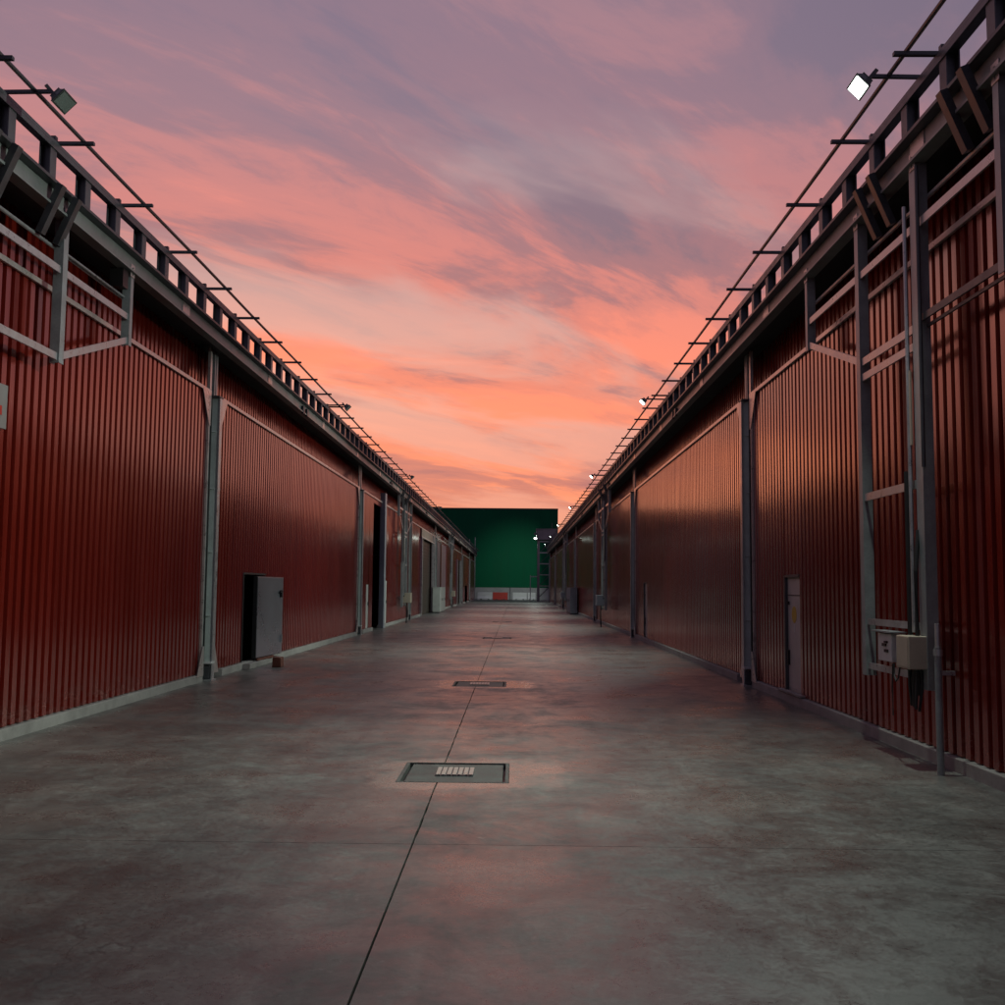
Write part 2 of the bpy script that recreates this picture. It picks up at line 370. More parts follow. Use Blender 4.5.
# ------------------------------------------------------------------ warehouses
PITCH_R = .19
def sheet(side, y0, y1, z0, z1, base=0.):
    """trapezoidal corrugated sheet; crests face the alley"""
    X = lambda d: (XL + d) if side < 0 else (XR - d)
    pr = [(0, .0), (.028, .0), (.058, -.042), (.075 + .052, -.042), (.157, 0.)]   # crest, web, valley, web
    prof = []; y = y0
    k0 = math.floor(y0 / PITCH_R)
    pts = []; lap = 0.
    for k in range(k0, k0 + int((y1 - y0) / PITCH_R) + 3):
        if k % 5 == 0: lap = random.uniform(-.003, .003)
        jit = lap + random.uniform(-.0014, .0014); tw = random.uniform(-.0008, .0008)
        for o, d in ((0, 0), (.102, 0), (.115, -.068), (.177, -.068)):
            pts.append((k * PITCH_R + o, base + d + jit + (tw if o == .105 else 0)))
    pts = [p for p in pts if y0 < p[0] < y1]
    pts = [(y0, pts[0][1])] + pts + [(y1, pts[-1][1])]
    nz = max(1, int((z1 - z0) / 1.8)); mb = MB()
    zs = [z0 + (z1 - z0) * i / nz for i in range(nz + 1)]
    for z in zs:
        for yy, d in pts: mb.v.append((X(d), yy, z))
    n = len(pts)
    for i in range(nz):
        for j in range(n - 1): mb.f.append((i * n + j, i * n + j + 1, (i + 1) * n + j + 1, (i + 1) * n + j))
    return mb

Z_RAIL, Z_TOP, Z_SOF = 5.20, 6.06, 5.98
COLS = [.7, 18.5, 36.35, 53.6, 71.2, 88.9, 106.6, 124.3]

def build_warehouse(side):
    X = lambda d: (XL + d) if side < 0 else (XR - d)
    name = 'warehouse'
    W = empty(name, (X(0), 0, 0)); Y0 = -17.1; Y1 = 140.5 if side < 0 else 127.
    OFF = Vector((-X(0), 0, 0))
    def bld(mb, n, m, parent=W, **k):
        mb.v = [(a_ - X(0), b_, c_) for a_, b_, c_ in mb.v]
        return mb.build(n, m, parent, **k)
    def bx(d0, d1, y0, y1, z0, z1): return MB().box(X(d0), X(d1), y0, y1, z0, z1)
    # shell: roof, back and end walls so the inside is closed and dark
    bld(bx(.26, -24, Y0, Y1, 6.085, 6.18), 'roof', 'roof'); bld(bx(.255, -.6, Y0, Y1, 6.072, 6.083), 'soffit', 'soffit')
    bld(bx(-23.8, -24, Y0, Y1, 0, 6.07), 'back_wall', 'red')
    bld(bx(-.06, -23.79, Y0, Y0 + .15, 0, 6.07), 'end_wall', 'red'); bld(bx(-.06, -23.79, Y1 - .15, Y1, 0, 6.07), 'end_wall', 'red')
    # openings (y0, y1, z0, z1) per side
    if side < 0: ops = [(20.95, 22.75, .14, 1.93), (39.95, 42.25, .0, 5.0), (60.3, 68.2, .0, 4.66), (97.5, 103.5, 0, 4.4), (113.8, 119.5, .0, 1.9)]
    else: ops = [(15.32, 16.17, .14, 1.92), (32.9, 33.75, .14, 1.9)]
    flush = ([(38.35, 38.95, .14, 1.80), (43.75, 44.45, .14, 1.98), (72.2, 76.2, .14, 5.0), (77.2, 82.8, .14, 5.0)] if side < 0 else [])
    cut = sorted(ops + flush)
    cols = [c for c in COLS if Y0 < c < Y1] + ([Y1] if True else [])
    prev = Y0
    edges = [Y0] + cols
    GAP = .30
    for i in range(len(edges) - 1):
        a_, b_ = edges[i], edges[i + 1]
        ya = a_ + (GAP if i else .0); yb = b_ - (GAP if b_ != Y1 else 0.)
        ops_b = [o for o in cut if ya < o[0] < yb]
        # lower cladding, cut round the openings
        cur = ya
        for o in ops_b:
            if o[0] - cur > .02: bld(sheet(side, cur, o[0], .14, Z_RAIL), 'wall_panel', 'red')
            if Z_RAIL - o[3] > .03: bld(sheet(side, o[0], o[1], o[3], Z_RAIL), 'wall_panel', 'red')
            cur = o[1]
        bld(sheet(side, cur, yb, .14, Z_RAIL), 'wall_panel', 'red')
        bld(sheet(side, a_ + (.03 if i else 0), b_ - .03, Z_RAIL - .02, 6.07, -.26), 'wall_panel', 'red')
        # plinth, rail, edge trims, gussets
        pl = ya - (.0 if i else 0)
        for (p0, p1) in plinth_runs(ya + (.62 if i else 0.), yb + (.02 if b_ != Y1 else 0.), ops_b):
            bld(bx(.055, -.10, p0, p1, -.02, .128), 'plinth', 'plinth', bevel=.008)
        bld(bx(.04, .004, ya - .05, yb + .05, Z_RAIL - .03, Z_RAIL + .035), 'top_rail', 'trim', bevel=.004)
        if b_ != Y1:
            bld(MB().bar((X(.02), yb - .03, .14), (X(.02), yb - .03, Z_RAIL), .03, .06, (0, 1, 0)), 'edge_trim', 'trim')
        if i:
            bld(MB().bar((X(.02), ya + .03, .14), (X(.02), ya + .03, Z_RAIL), .03, .06, (0, 1, 0)), 'edge_trim', 'trim')
        for (yc, sg) in ([(ya, 1)] if i else []) + ([(yb, -1)] if b_ != Y1 else []):
            bld(MB().prism([(yc - sg * .02, Z_RAIL - .02), (yc + sg * .46, Z_RAIL - .02), (yc + sg * .06, Z_RAIL - .62), (yc - sg * .02, Z_RAIL - .62)], 0, *sorted((X(.036), X(.046)))), 'gusset_plate', 'trim')
            bld(MB().prism([(yc - sg * .02, .10), (yc + sg * .34, .10), (yc + sg * .06, .62), (yc - sg * .02, .62)], 0, *sorted((X(.056), X(.064)))), 'foot_plate', 'trim')
    # columns
    for c in cols:
        if c == Y1: continue
        C = bld(MB().box(X(-.06), X(-.03), c - .27, c + .27, -.02, 5.15), 'column', 'column_lit_paint', bevel=.004)   # back flange
        bld(bx(-.029, .125, c - .008, c + .008, .02, 5.13), 'web', 'column_lit_paint', C)
        bld(bx(.126, .142, c - .05, c + .10, .02, 5.13), 'front_flange', 'galv', C)
        bld(bx(-.028, .15, c - .12, c + .14, 5.14, 5.165), 'cap_plate', 'dark_steel', C)
        bld(bx(-.028, .17, c - .16, c + .14, -.01, .02), 'base_plate', 'galv', C)
        bld(bx(-.02, .15, c - .14, c + .10, .30, .335), 'base_bracket', 'box_white', C)
        bld(bx(-.02, .11, c - .10, c - .012, .03, .26), 'base_block', 'dark_steel', C)
        for z in (1.15, 2.3, 3.45, 4.5):
            mb = MB().prism([(X(-.028), c - .009), (X(.10), c - .009), (X(-.028), c - .12)], 2, z, z + .014)
            mb.prism([(X(-.028), z), (X(.09), z), (X(-.028), z - .22)], 1, c - .016, c - .009)
            bld(mb, 'stiffener', 'column_lit_paint', C)
        bld(MB().tube([(X(.02), c - .17, z) for z in (.34, 1.5, 3, 5.1)], .017), 'conduit', 'rubber', C)
        for dy, r in ((-.30, .05), (-.06, .03), (.06, .045)):
            bld(bx(-.015, .035, c + dy - r, c + dy + r, 5.17 if abs(dy) < .2 else 5.24, 6.0), 'eaves_post', 'trim' if dy < -.1 else 'steel', C)
    # eaves beam (I section) with splice plates
    for i in range(len(edges) - 1):
        a_, b_ = edges[i] + .004, edges[i + 1] - .004
        mb = MB()
        fb = bld(bx(.279, .291, a_, b_, 5.985, 6.185), 'eaves_beam', 'fascia')
        bld(bx(.19, .345, a_, b_, 5.955, 5.983), 'bottom_flange', 'fascia', fb); bld(bx(.17, .40, a_, b_, 6.187, 6.222), 'top_flange', 'dark_steel', fb)
        bld(bx(.10, .20, a_, b_, 5.965, 6.0), 'inner_channel', 'soffit', fb)  # channel coloured like the soffit, eaves shadow painted in
        for k in range(3):
            y = a_ + 3.0 + k * 6.1
            if y < b_ - .3:
                sp_ = bld(bx(.292, .303, y - .17, y + .17, 5.988, 6.180), 'splice_plate', 'trim', fb)
        for y in (a_ + 6.2,):
            if y + .9 < b_:
                for q in (0, .45): bld(bx(.295, .36, y + q, y + q + .16, 5.93, 6.12), 'beam_clamp', 'dark_steel', fb, bevel=.01)
    # parapet truss: posts, chords
    T = bld(bx(.20, .345, Y0, Y1, 6.655, 6.70), 'parapet_truss', 'truss')
    bld(bx(.325, .345, Y0, Y1, 6.60, 6.653), 'top_angle', 'truss', T)
    bld(bx(.18, .335, Y0, Y1, 6.224, 6.262), 'bottom_chord', 'truss', T)
    k = 0; y = (8.15 if side > 0 else 10.15) - .945 * 20; post = None; outr = None
    while y < Y1 - .3:
        if y > -2.2:
            if post is None:
                mb = bx(.20, .212, -.075, .075, 6.263, 6.654); mb.box(X(.318), X(.330), -.075, .075, 6.263, 6.599); mb.box(X(.214), X(.316), -.006, .006, 6.263, 6.654)
                post = bld(mb, 'post', 'truss', T); post.location = (0, y, 0)
            else: inst(post, (0, y, 0), T)
            if k % 2 == 1:
                yo = y + .12
                if outr is None:
                    mb = MB().bar((X(.22), 0, 6.716), (X(.735), 0, 6.716), .05, .036); mb.box(X(.24), X(.30), -.03, .03, 6.732, 6.80)
                    outr = bld(mb, 'outrigger', 'dark_steel', T); outr.location = (0, yo, 0)
                else: inst(outr, (0, yo, 0), T)
        y += .945; k += 1
    bld(MB().tube([(X(.60), yy, 6.758 + .006 * math.sin(yy * .9)) for yy in [Y0 + .5 * j for j in range(int((Y1 - Y0) * 2))]], .023, 8), 'guy_pipe', 'dark_steel', T)
    # knee braces under the eaves and the rod they carry
    for yb_ in ([8.46, 10.74, 43.7, 46.0, 79.0, 81.3] if side > 0 else [9.65, 11.1, 46.8, 49.2, 83.0, 85.4]):
        for q in (0, .42):
            bld(MB().bar((X(.44), yb_ + q, 6.18), (X(.215), yb_ + q, 5.63), .075, .10, (0, 1, 0)), 'knee_brace', 'dark_steel')
    for y0, y1 in (((7.6, 13.9),) if side > 0 else ((7.6, 13.8),)):
        bld(MB().tube([(X(.16), y0, 5.62), (X(.16), y1, 5.62)], .022), 'brace_rod', 'galv')
    return W, bld, X

def plinth_runs(y0, y1, ops):
    cur = y0; out = []
    for o in ops:
        if o[2] < .05: out.append((cur, o[0])); cur = o[1]
    out.append((cur, y1)); return out

WL, bl, XLd = build_warehouse(-1)
tag(WL, 'long red corrugated warehouse lining the left side of the alley', 'building', 'red warehouses facing each other')
WR, br, XRd = build_warehouse(1)
tag(WR, 'long red corrugated warehouse lining the right side of the alley', 'building', 'red warehouses facing each other')

# --- doors and openings of the left warehouse
def lbx(d0, d1, y0, y1, z0, z1): return MB().box(XLd(d0), XLd(d1), y0, y1, z0, z1)
def rbx(d0, d1, y0, y1, z0, z1): return MB().box(XRd(d0), XRd(d1), y0, y1, z0, z1)
# thick stainless door standing open against the wall
near_p, far_p = Vector((-5.455, 21.62, 0)), Vector((-5.335, 23.45, 0))
dirv = (far_p - near_p).normalized(); nrm = Vector((dirv.y, -dirv.x, 0))
def leaf_box(t0, t1, n0, n1, z0, z1):
    vs_ = []
    for z in (z0, z1):
        for t, n in ((t0, n0), (t1, n0), (t1, n1), (t0, n1)):
            p = near_p + dirv * t + nrm * n; vs_.append((p.x, p.y, z))
    return MB().add(vs_, [(0, 3, 2, 1), (4, 5, 6, 7), (0, 1, 5, 4), (1, 2, 6, 5), (2, 3, 7, 6), (3, 0, 4, 7)])
LD = bl(leaf_box(0, 1.86, -.095, 0, .17, 1.90), 'door', 'rubber', bevel=.01); LD['label'] = 'thick stainless steel door leaf standing open'
bl(leaf_box(.012, 1.848, .001, .008, .185, 1.885), 'face_sheet', 'stainless', LD, bevel=.003)
hm = leaf_box(1.60, 1.64, .009, .06, 1.44, 1.60); h2 = leaf_box(1.50, 1.66, .03, .06, 1.55, 1.585); hm.add(h2.v, h2.f)
bl(hm, 'handle', 'black', LD)
bl(leaf_box(1.72, 1.76, .009, .04, .42, .60), 'floor_bolt', 'galv', LD); bl(leaf_box(.05, 1.2, .0, .03, .125, .168), 'kick_strip', 'wood', LD)
bl(lbx(-.09, .02, 20.90, 20.945, .14, 1.97), 'door_frame', 'black'); bl(lbx(-.5, -.45, 20.3, 27.0, 0, 2.4), 'dark_backing', 'black'); bl(lbx(-.09, .02, 20.946, 22.8, 1.935, 1.97), 'door_frame', 'black')  # black backing sheet added behind the opening to stand in for interior darkness
bl(lbx(-.10, .20, 20.9, 23.6, .0, .115), 'door_sill', 'plinth', bevel=.01)
for y0, y1, z1 in ((38.37, 38.93, 1.78), (43.77, 44.43, 1.96)):
    d_ = bl(lbx(-.045, -.01, y0, y1, .15, z1), 'door', 'white_paint'); bl(lbx(-.009, .03, y1 - .12, y1 - .08, 1.0, 1.12), 'handle', 'black', d_)
bl(lbx(-.05, .16, 42.26, 42.75, 0, 5.6), 'slot_post', 'cab_blue', bevel=.01)
# roller doorway
bl(lbx(.03, .07, 60.0, 69.9, 4.70, 5.16), 'lintel_panel', 'lintel'); bl(lbx(.02, .10, 59.9, 69.9, 4.62, 4.698), 'lintel_rail', 'trim')
for y in (60.05, 68.3, 69.6): bl(lbx(-.05, .12, y, y + .26, 0, 4.615 if y < 68 else 5.16), 'jamb_post', 'galv', bevel=.01)
RD = bl(lbx(-.20, -.15, 60.2, 69.0, 0, 4.9), 'roller_door', 'brown_door')
s0 = None
for k in range(22):
    z = .12 + k * .21
    if s0 is None: s0 = bl(lbx(-.149, -.125, 60.35, 68.9, 0, .195), 'slat', 'brown_door', RD); s0.location = (0, 0, z)
    else: inst(s0, (0, 0, z), RD)
for y0, y1 in ((72.2, 76.2), (77.2, 82.8)): bl(lbx(-.06, -.03, y0, y1, .1, 5.0), 'infill_panel', 'purple_panel')
RD2 = bl(lbx(-.20, -.15, 97.4, 104.2, 0, 4.6), 'roller_door', 'brown_door')
for y in (97.2, 103.52): bl(lbx(-.05, .12, y, y + .26, 0, 4.4), 'jamb_post', 'galv')
# right warehouse doors
for y0, y1, z1, st in ((15.32, 16.17, 1.92, True), (32.9, 33.75, 1.9, False)):
    d_ = br(rbx(-.075, -.035, y0 + .02, y1 - .07, .15, z1 - .02), 'door', 'door_beige', bevel=.004)
    br(rbx(-.09, .012, y1 - .065, y1 - .002, .14, z1), 'door_frame', 'dark_steel'); br(rbx(-.09, .012, y0 + .002, y1 - .066, z1 - .019, z1 + .02), 'door_frame', 'dark_steel')
    br(rbx(-.034, -.028, y0 + .03, y1 - .08, z1 - .30, z1 - .285), 'door_seam', 'dark_steel', d_)
    br(rbx(-.034, .0, y1 - .17, y1 - .13, 1.48, 1.53), 'lock', 'black', d_); br(rbx(-.034, .005, y1 - .16, y1 - .13, .55, .78), 'handle', 'black', d_)
    br(rbx(-.034, -.03, y0 + .03, y1 - .08, .17, .22), 'kick_plate', 'galv', d_)
    if st:
        mb = MB(); cyy, czz = 15.74, 1.33
        mb.prism([(cyy + .13 * math.sin(t_), czz + .13 * math.cos(t_)) for t_ in [2 * math.pi * q / 12 for q in range(12)]], 0, XRd(-.030), XRd(-.034))
        br(mb, 'sticker', 'yellow', d_); br(rbx(-.034, -.031, 15.725, 15.755, 1.06, 1.19), 'tape', 'box_white', d_)
br(rbx(-.02, .075, 15.1, 16.4, .139, .165), 'door_sill', 'plinth')

# ------------------------------------------------------------------ hanging service masts
def mast(side, y0, lab, ladder=True, horiz_near=False, zb=.76):
    X = XLd if side < 0 else XRd
    T = empty('service_mast', (X(.29), y0, zb if ladder else 4.25)); tag(T, lab, 'service mast', 'service masts hung from the eaves beams')
    ox, oy, oz = T.location
    def b_(mb, n, m, parent=T, **k):
        mb.v = [(p - ox, q - oy, r - oz) for p, q, r in mb.v]; return mb.build(n, m, parent, **k)
    d0, d1 = .235, .29
    def post(y, za, zb_, w, n='post', m='steel'):
        mb = MB().box(X(.19), X(.278), y - w / 2, y - w / 2 + .014, za, zb_)      # web facing the yard mouth
        mb.box(X(.279), X(.291), y - w / 2, y + w / 2, za, zb_); mb.box(X(.178), X(.189), y - w / 2, y + w / 2, za, zb_)
        p = b_(mb, n, m); return p
    ya, yb = y0, y0 + 1.70; yn, yf = y0 - 1.78, y0 + 3.75
    bot = zb if ladder else 4.25
    for y, za, w in ((ya, bot, .17), (yb, bot, .12), (yn, 4.30 if horiz_near else 4.95, .10), (yf, 4.95, .10)):
        p = post(y, za, 5.95, w)
        pl_ = b_(MB().box(X(.292), X(.302), y - .09, y + .05, 5.90, 6.08), 'hanger_plate', 'trim', p, bevel=.01)
        for q in (5.94, 6.03): b_(MB().tube([(X(.302), y - .02, q), (X(.312), y - .02, q)], .012, 6), 'bolt', 'bolt', p)
    def rail(y0_, y1_, z, h=.085, n='rail', m='galv', z2=None, dd=.262):
        z2 = z if z2 is None else z2
        return b_(MB().bar((X(dd), y0_, z), (X(dd), y1_, z2), .022, h), n, m)
    rail(yn + .06, ya - .095, 5.34); rail(ya + .09, yb - .07, 5.34); rail(yb + .07, yf - .055, 5.34)
    rail(ya + .09, yb - .07, 4.32)
    rail(yb + .07, yf - .05, 4.36, z2=5.02, n='diagonal_brace')
    if horiz_near: rail(yn - .1, ya - .095, 4.38, .07, 'cross_beam', 'dark_steel'); rail(yn - .1, ya - .095, 4.30, .03, 'cross_beam', 'dark_steel', dd=.21)
    else: rail(yn + .05, ya - .1, 5.02, z2=4.36, n='diagonal_brace')
    if ladder:
        for z, h in ((4.14, .08), (2.76, .085), (1.36, .07), (.87, .07)): rail(ya + .09, yb - .07, z, h, 'rung')
        mb = MB().tube([(X(.31), ya + .18, z) for z in (1.3, 2.5, 4, 5.6)], .022); b_(mb, 'conduit', 'galv')
        b_(MB().tube([(X(.31), ya + .28, z) for z in (1.25, 2.0, 2.9)], .028), 'cable', 'rubber')
        b_(MB().tube([(X(.30), ya - .13, z) for z in (2.9, 4.4, 5.9)], .02), 'conduit', 'dark_steel')
        b_(MB().box(X(.30), X(.315), ya + .12, ya + .20, 3.15, 3.9), 'tag_plate', 'box_beige')
    else:
        b_(MB().tube([(X(.2), yb + .1, 5.62), (X(.2), yf, 5.62)], .016), 'conduit', 'galv')
        b_(MB().box(X(.10), X(.28), yf - .30, yf - .12, 5.70, 5.95), 'junction_box', 'black')
    return T
mast(1, 9.97, 'tall ladder mast with wing braces hung on the right wall nearest the camera', True, True)
mast(1, 45.2, 'distant Y-topped service mast hanging on the right warehouse', True)
mast(1, 80.6, 'farthest service mast on the right warehouse, beyond the grey cabinet', True)
mast(-1, 9.9, 'short open bracket frame hung high on the left wall, cut by the photo edge', False)
mast(-1, 48.3, 'Y-topped service mast on the left warehouse beside the roller doorway', True)
mast(-1, 84.5, 'farthest service mast on the left warehouse, beyond the white cabinet', True)

def ebox(name, mb, m, lab, cat, parts=(), group=None):
    t = mb.build(name, m, None, bevel=.008); tag(t, lab, cat, group)
    for pm, n, mm in parts: pm.build(n, mm, t)
    return t
# near right: boxes, bag, standing pipe
ebox('distribution_box', MB().box(3.775, 4.03, 9.90, 10.22, .955, 1.272), 'box_beige', 'large beige distribution box on the near right service mast', 'electrical box',
     [(MB().box(3.768, 3.774, 9.92, 10.20, .975, 1.255), 'cover_panel', 'box_beige'), (MB().tube([(3.9, 10.0, 1.273), (3.9, 10.0, 1.9), (3.95, 10.05, 2.3)], .022), 'feed_cable', 'rubber')], 'boxes on the near right mast')
ebox('switch_box', MB().box(3.86, 3.965, 10.58, 10.97, .975, 1.262), 'box_white', 'smaller white switch box with black switches on the near right service mast', 'electrical box',
     [(MB().box(3.845, 3.859, 10.72, 10.82, 1.13, 1.16), 'switch', 'black'), (MB().box(3.845, 3.859, 10.68, 10.76, 1.165, 1.185), 'switch', 'black'),
      (MB().box(3.845, 3.859, 10.67, 10.76, 1.07, 1.10), 'switch', 'black'), (MB().box(3.82, 3.99, 10.5, 11.05, 1.275, 1.29), 'rain_hood', 'steel')], 'boxes on the near right mast')
hang = MB()
for k in range(9):
    yy = 9.98 + .03 * k + random.uniform(-.01, .01); xx = 3.90 + random.uniform(-.04, .04); L_ = random.uniform(.25, .42)
    hang.tube([(xx, yy, .95), (xx + random.uniform(-.02, .02), yy + .01, .80), (xx + random.uniform(-.03, .03), yy + .02, .95 - L_)], .016, 6)
hang.tube([(3.84, 10.3, .97), (3.83, 10.33, .84), (3.84, 10.42, .80), (3.85, 10.5, .86), (3.86, 10.52, .97)], .009, 6)
hang.tube([(3.84, 10.5, .97), (3.84, 10.53, .7), (3.84, 10.52, .45)], .008, 6)
tag(hang.build('cable_bundle', 'rubber'), 'black cable bundle dangling below the beige distribution box', 'cables')
t = empty('standing_pipe', (3.97, 9.70, 0)); tag(t, 'grey upright pipe standing on the slab before the right plinth', 'pipe')
MB().tube([(0, 0, 0), (0, 0, 1.18)], .033, 12).build('pipe', 'steel', t, smooth=True); MB().tube([(0, 0, 1.10), (0, 0, 1.16)], .041, 12).build('coupling', 'galv', t)
MB().tube([(0, 0, 1.16), (0, 0, 1.40)], .024, 10).build('sleeve', 'galv', t); MB().box(-.02, .15, -.02, .02, .92, .96).build('pipe_clip', 'galv', t)
# boxes on the distant masts
for sd_, y, lab in ((1, 45.75, 'small grey box low on the distant right service mast'), (-1, 48.9, 'pale grey box low on the left service mast beside the roller doorway'),
                    (1, 81.1, 'tiny box on the farthest right service mast'), (-1, 85.1, 'tiny box on the farthest left service mast')):
    X = XLd if sd_ < 0 else XRd
    ebox('distribution_box', MB().box(X(.25), X(.60), y - .15, y + .55, .95, 1.42), 'cab_blue' if sd_ > 0 else 'box_beige', lab, 'electrical box',
         [(MB().tube([(X(.4), y, .95), (X(.42), y, .5), (X(.4), y + .02, .0)], .03, 6), 'feed_cable', 'rubber')], 'boxes on distant masts')

# metal plate on the left wall
t = MB().box(XLd(.03), XLd(.06), 9.75, 10.87, 3.36, 3.84).build('wall_plate', 'plate_grey', None, bevel=.006); tag(t, 'pale metal plate on the left wall, cut by the photo edge', 'plate')
MB().box(XLd(.061), XLd(.065), 9.8, 10.75, 3.50, 3.60).build('red_stripe', 'barrier_red', t)
# block and cabinets
tag(MB().prism([(-5.09, .0), (-4.90, .0), (-4.91, .20), (-5.08, .21)], 1, 21.55, 21.85).build('wooden_block', 'wood', None, bevel=.012), 'dark red wooden block on the slab by the open steel door', 'block')
def cabinet(x0, x1, y0, y1, h, m, lab):
    t = empty('cabinet', ((x0 + x1) / 2, (y0 + y1) / 2, 0)); tag(t, lab, 'cabinet', 'cabinets by the walls'); hx, hy = (x1 - x0) / 2, (y1 - y0) / 2
    MB().box(-hx, hx, -hy, hy, .06, h).build('body', m, t, bevel=.02); MB().box(-hx + .03, hx - .03, -hy + .03, hy - .03, 0, .058).build('base', 'dark_steel', t)
    sg = 1 if x0 < 0 else -1
    n = 3; w = (y1 - y0 - .1) / n
    for k in range(n):
        d_ = MB().box(sg * hx, sg * (hx + .015), -hy + .05 + k * w + .02, -hy + .05 + (k + 1) * w - .02, .12, h - .06).build('door', m, t)
        MB().box(sg * (hx + .015), sg * (hx + .04), -hy + .05 + k * w + w * .8, -hy + .05 + k * w + w * .8 + .05, .8, .98).build('handle', 'black', d_)
    MB().box(-hx - .02, hx + .02, -hy - .02, hy + .02, h + .002, h + .04).build('lid', m, t, bevel=.01)
cabinet(-5.48, -4.98, 68.0, 73.0, 1.68, 'white_paint', 'white cabinet standing against the left wall past the roller doorway')
cabinet(3.68, 4.14, 68.0, 72.6, 1.72, 'cab_blue', 'blue grey cabinet standing against the right wall')

# ------------------------------------------------------------------ floodlights
def flood(side, y, lit, lab, watts=0.):
    X = XLd if side < 0 else XRd
    T = empty('floodlight', (X(.27), y, 6.72)); tag(T, lab, 'floodlight', 'floodlights along the %s parapet' % ('left' if side < 0 else 'right'))
    s = 1 if side < 0 else -1             # direction towards the alley
    def L_(p): return (s * p[0], p[1], p[2])
    MB().bar(L_((-.03, 0, .022)), L_((.50, 0, .03)), .035, .035).build('arm', 'dark_steel', T)
    MB().bar(L_((.45, -.02, .09)), L_((.56, .02, -.04)), .025, .035).build('bracket', 'dark_steel', T)
    # head tilted towards the alley
    H = bpy.data.objects.new('head', None)
    ang = R_(45); n = Vector((s * math.sin(ang), 0, -math.cos(ang))); ex = Vector((0, 1, 0)); ey = n.cross(ex)
    K = .74; c0 = Vector(L_((.60, .07, -.04)))
    def hp(a_, b_, c_): return tuple(c0 + (ex * a_ + ey * b_ + n * c_) * K)
    def hbox(a0, a1, b0, b1, z0, z1, t0=1., t1=1.):
        vs_ = []
        for z, t_ in ((z0, t0), (z1, t1)):
            for a_, b_ in ((a0, b0), (a1, b0), (a1, b1), (a0, b1)): vs_.append(hp(a_ * t_, b_ * t_, z))
        return MB().add(vs_, [(0, 3, 2, 1), (4, 5, 6, 7), (0, 1, 5, 4), (1, 2, 6, 5), (2, 3, 7, 6), (3, 0, 4, 7)])
    hd = hbox(-.20, .20, -.12, .12, -.10, 0, .62, 1.).build('housing', 'lamp_body', T, bevel=.008)
    for q in (-.09, -.03, .03, .09): hbox(q - .008, q + .008, -.085, .085, -.135, -.101).build('cooling_fin', 'lamp_body', hd)
    hbox(-.205, .205, -.125, .125, .001, .018).build('bezel', 'lamp_body', hd)
    hbox(-.18, .18, -.10, .10, .0185, .024).build('lens', 'lamp_lit' if lit else 'lamp_glass', hd)
    if lit and watts:
        ld = bpy.data.lights.new('flood_beam', 'AREA'); ld.shape = 'RECTANGLE'; ld.size = .26; ld.size_y = .14; ld.energy = watts; ld.color = (.84, 1., .88); ld.spread = R_(122)
        lo = bpy.data.objects.new('flood_beam', ld); COL.objects.link(lo); lo.parent = T
        lo.matrix_local = Matrix.Translation(Vector(hp(0, 0, .03))) @ Matrix((ex, -ey, -n)).transposed().to_4x4()
    bpy.data.objects.remove(H)
ordn = ['nearest', 'second', 'third', 'fourth', 'fifth', 'sixth', 'seventh']
for k, y in enumerate([9.70, 26.9, 45.2, 63.0, 80.8, 98.5, 116.2]):
    flood(1, y, True, '%s glowing white floodlight%s on an arm over the right parapet' % (ordn[k], '' if k == 0 else ' from the camera'), 250)
for k, y in enumerate([10.05, 28.1, 46.2, 64.0]):
    flood(-1, y, False, '%s unlit floodlight%s on an arm over the left parapet' % (ordn[k], '' if k == 0 else ' from the camera'))

# ------------------------------------------------------------------ end of the alley
GB = empty('green_building', (-10, 150, 0)); tag(GB, 'tall plain dark green building closing the end of the alley', 'building')
def gb(x0, x1, y0, y1, z0, z1): return MB().box(x0 + 10, x1 + 10, y0 - 150, y1 - 150, z0, z1)
w0 = None
for k in range(16):      # wide wall panels with shallow joints
    x1 = 6.25 - k * 2.4
    if w0 is None: w0 = gb(x1 - 2.396, x1, 150, 172, 1.75, 13.2).build('wall_panel', 'green', GB)
    else: inst(w0, (-2.4 * k, 0, 0), GB)
gb(6.25 - 38.4, 6.27, 149.97, 172.03, 13.2, 13.42).build('parapet_cap', 'green_cap', GB)
gb(6.25 - 38.4, 6.24, 150.02, 171.9, 0, 1.748).build('base_wall', 'grey_wall', GB)
def barrier(x0, x1, m, lab):
    t = empty('road_barrier', ((x0 + x1) / 2, 148, 0)); tag(t, lab, 'barrier', 'plastic road barriers before the green building'); h = (x1 - x0) / 2 - .03
    pr = [(-.30, 0), (.30, 0), (.28, .22), (.12, .42), (.09, 1.05), (-.09, 1.05), (-.12, .42), (-.28, .22)]
    MB().prism(pr, 0, -h, h).build('body', m, t, bevel=.03)
    for q in (-.5, .5): MB().box(q * h - .12, q * h + .12, -.305, -.20, .0, .10).build('fork_slot', 'black', t)
for x0, x1, m, lab in ((-5.45, -3.25, 'barrier_white', 'white road barrier left of the red barrier'), (-3.22, -1.02, 'barrier_red', 'red road barrier at the end of the alley'),
                       (-.35, 1.75, 'barrier_white', 'white road barrier right of the red barrier'), (1.8, 3.0, 'barrier_white', 'short white road barrier next to the steel tower')):
    barrier(x0, x1, m, lab)
tag(MB().tube([(-.7, 148.2, 0), (-.7, 148.2, 1.9)], .05).build('bollard_post', 'dark_steel'), 'thin dark post between the road barriers', 'post')
for x, z, lab in ((-6.55, 8.6, 'thin pale mast at the left in front of the green building'), (-5.75, 8.9, 'thin pale mast nearer the alley before the green building')):
    p = empty('thin_mast', (x, 146, 0)); tag(p, lab, 'mast', 'thin masts before the green building')
    MB().tube([(0, 0, 0), (0, 0, z)], .05, 8).build('pole', 'galv', p); MB().box(-.12, .12, -.12, .12, 0, .03).build('base_plate', 'galv', p)

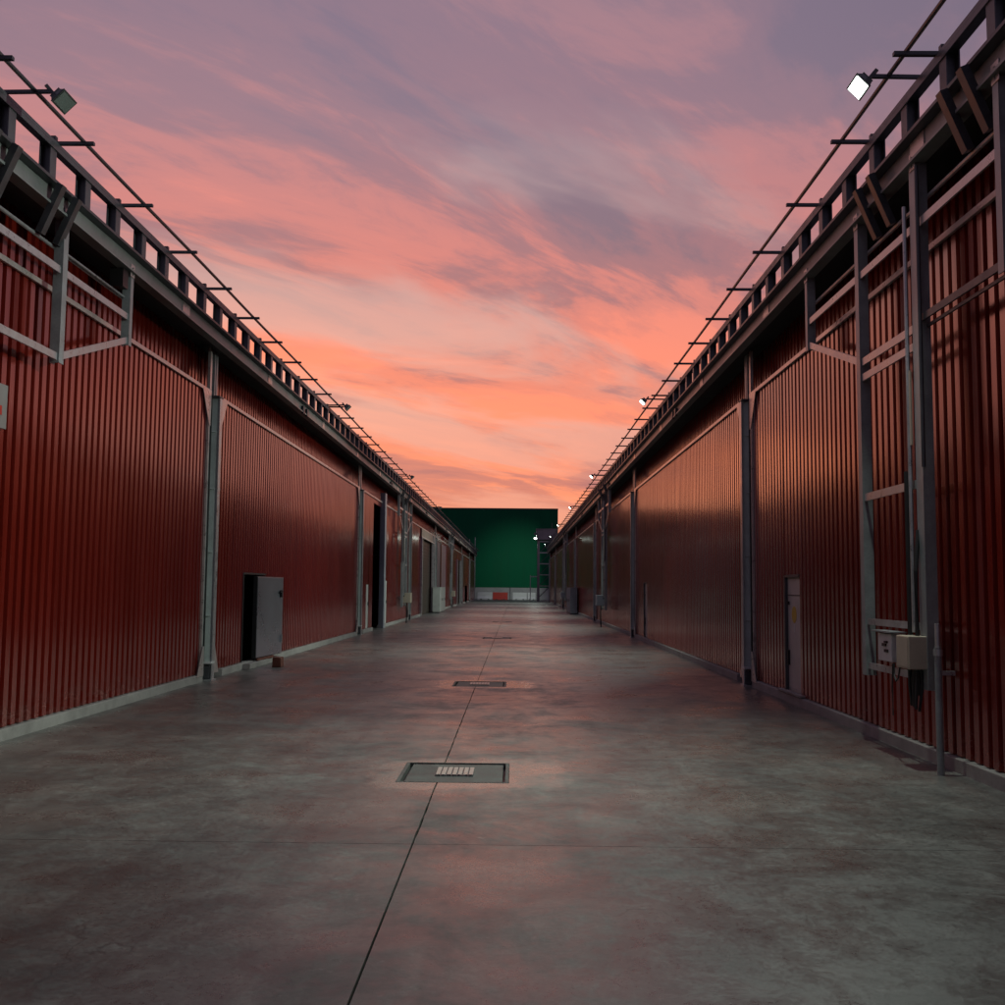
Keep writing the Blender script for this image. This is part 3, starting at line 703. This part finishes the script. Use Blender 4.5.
TW = empty('steel_tower', (3.9, 134.5, 0)); tag(TW, 'lattice tower with a boxy top at the end of the right warehouse', 'tower')
lx, ly = .85, .9
for i, j in ((-1, -1), (1, -1), (1, 1), (-1, 1)): MB().box(i * lx - .14, i * lx + .14, j * ly - .14, j * ly + .14, 0, 8.0).build('leg', 'concrete_tower', TW)
for k in range(5):
    z = .6 + k * 1.45
    for j in (-1, 1): MB().bar((-lx + .16, j * ly, z), (lx - .16, j * ly, z + 1.35), .08, .08).build('brace', 'dark_steel', TW)
    for j in (-1, 1): MB().bar((-lx + .15, j * ly, z + 1.4), (lx - .15, j * ly, z + 1.4), .09, .09).build('cross_bar', 'galv', TW)
    for i in (-1, 1): MB().bar((i * lx, -ly + .15, z), (i * lx, ly - .15, z + 1.35), .08, .08).build('brace', 'dark_steel', TW)
TP = MB().box(-1.15, 1.55, -1.3, 1.3, 8.02, 9.35).build('top_box', 'concrete_tower', TW, bevel=.03)
MB().box(-1.2, 1.6, -1.35, 1.35, 9.352, 9.46).build('top_slab', 'concrete_tower', TP); MB().tube([(.9, 0, 9.46), (.9, 0, 10.3)], .04).build('aerial', 'dark_steel', TP)
MB().bar((-1.85, -.9, 3.2), (-.99, -.9, 3.2), .14, .14).build('gate_bar', 'galv', TW); MB().box(-1.95, -1.85, -.95, -.85, 0, 3.4).build('gate_post', 'galv', TW)
def tower_lamp(x, y, z, aim, lab, watts):
    t = empty('tower_lamp', (x, y, z)); tag(t, lab, 'floodlight', 'lamps on the tower')
    n = Vector(aim).normalized(); q = n.to_track_quat('-Z', 'Y').to_matrix().to_4x4()
    b_ = MB().box(-.20, .20, -.15, .15, 0.012, .14).build('housing', 'lamp_body', t); b_.matrix_local = q
    l_ = MB().box(-.18, .18, -.13, .13, 0, .01).build('lens', 'lamp_lit', t); l_.matrix_local = q
    ld = bpy.data.lights.new('tower_beam', 'SPOT'); ld.energy = watts; ld.spot_size = R_(58 if watts > 1000 else 125); ld.spot_blend = 1; ld.color = (.84, 1., .88); ld.shadow_soft_size = .12
    lo = bpy.data.objects.new('tower_beam', ld); COL.objects.link(lo); lo.parent = t; lo.matrix_local = Matrix.Translation(n * .05) @ q
    MB().bar((0, 0, .05), (.35, 0, -.25), .06, .06).build('bracket', 'dark_steel', t)
tower_lamp(2.62, 133.2, 8.75, (-.13, 1, -.28), 'left lamp of the pair on the tower top', 2900)
tower_lamp(2.62, 133.0, 8.15, (-.25, -.6, -.6), 'lower lamp of the pair on the tower top', 160)
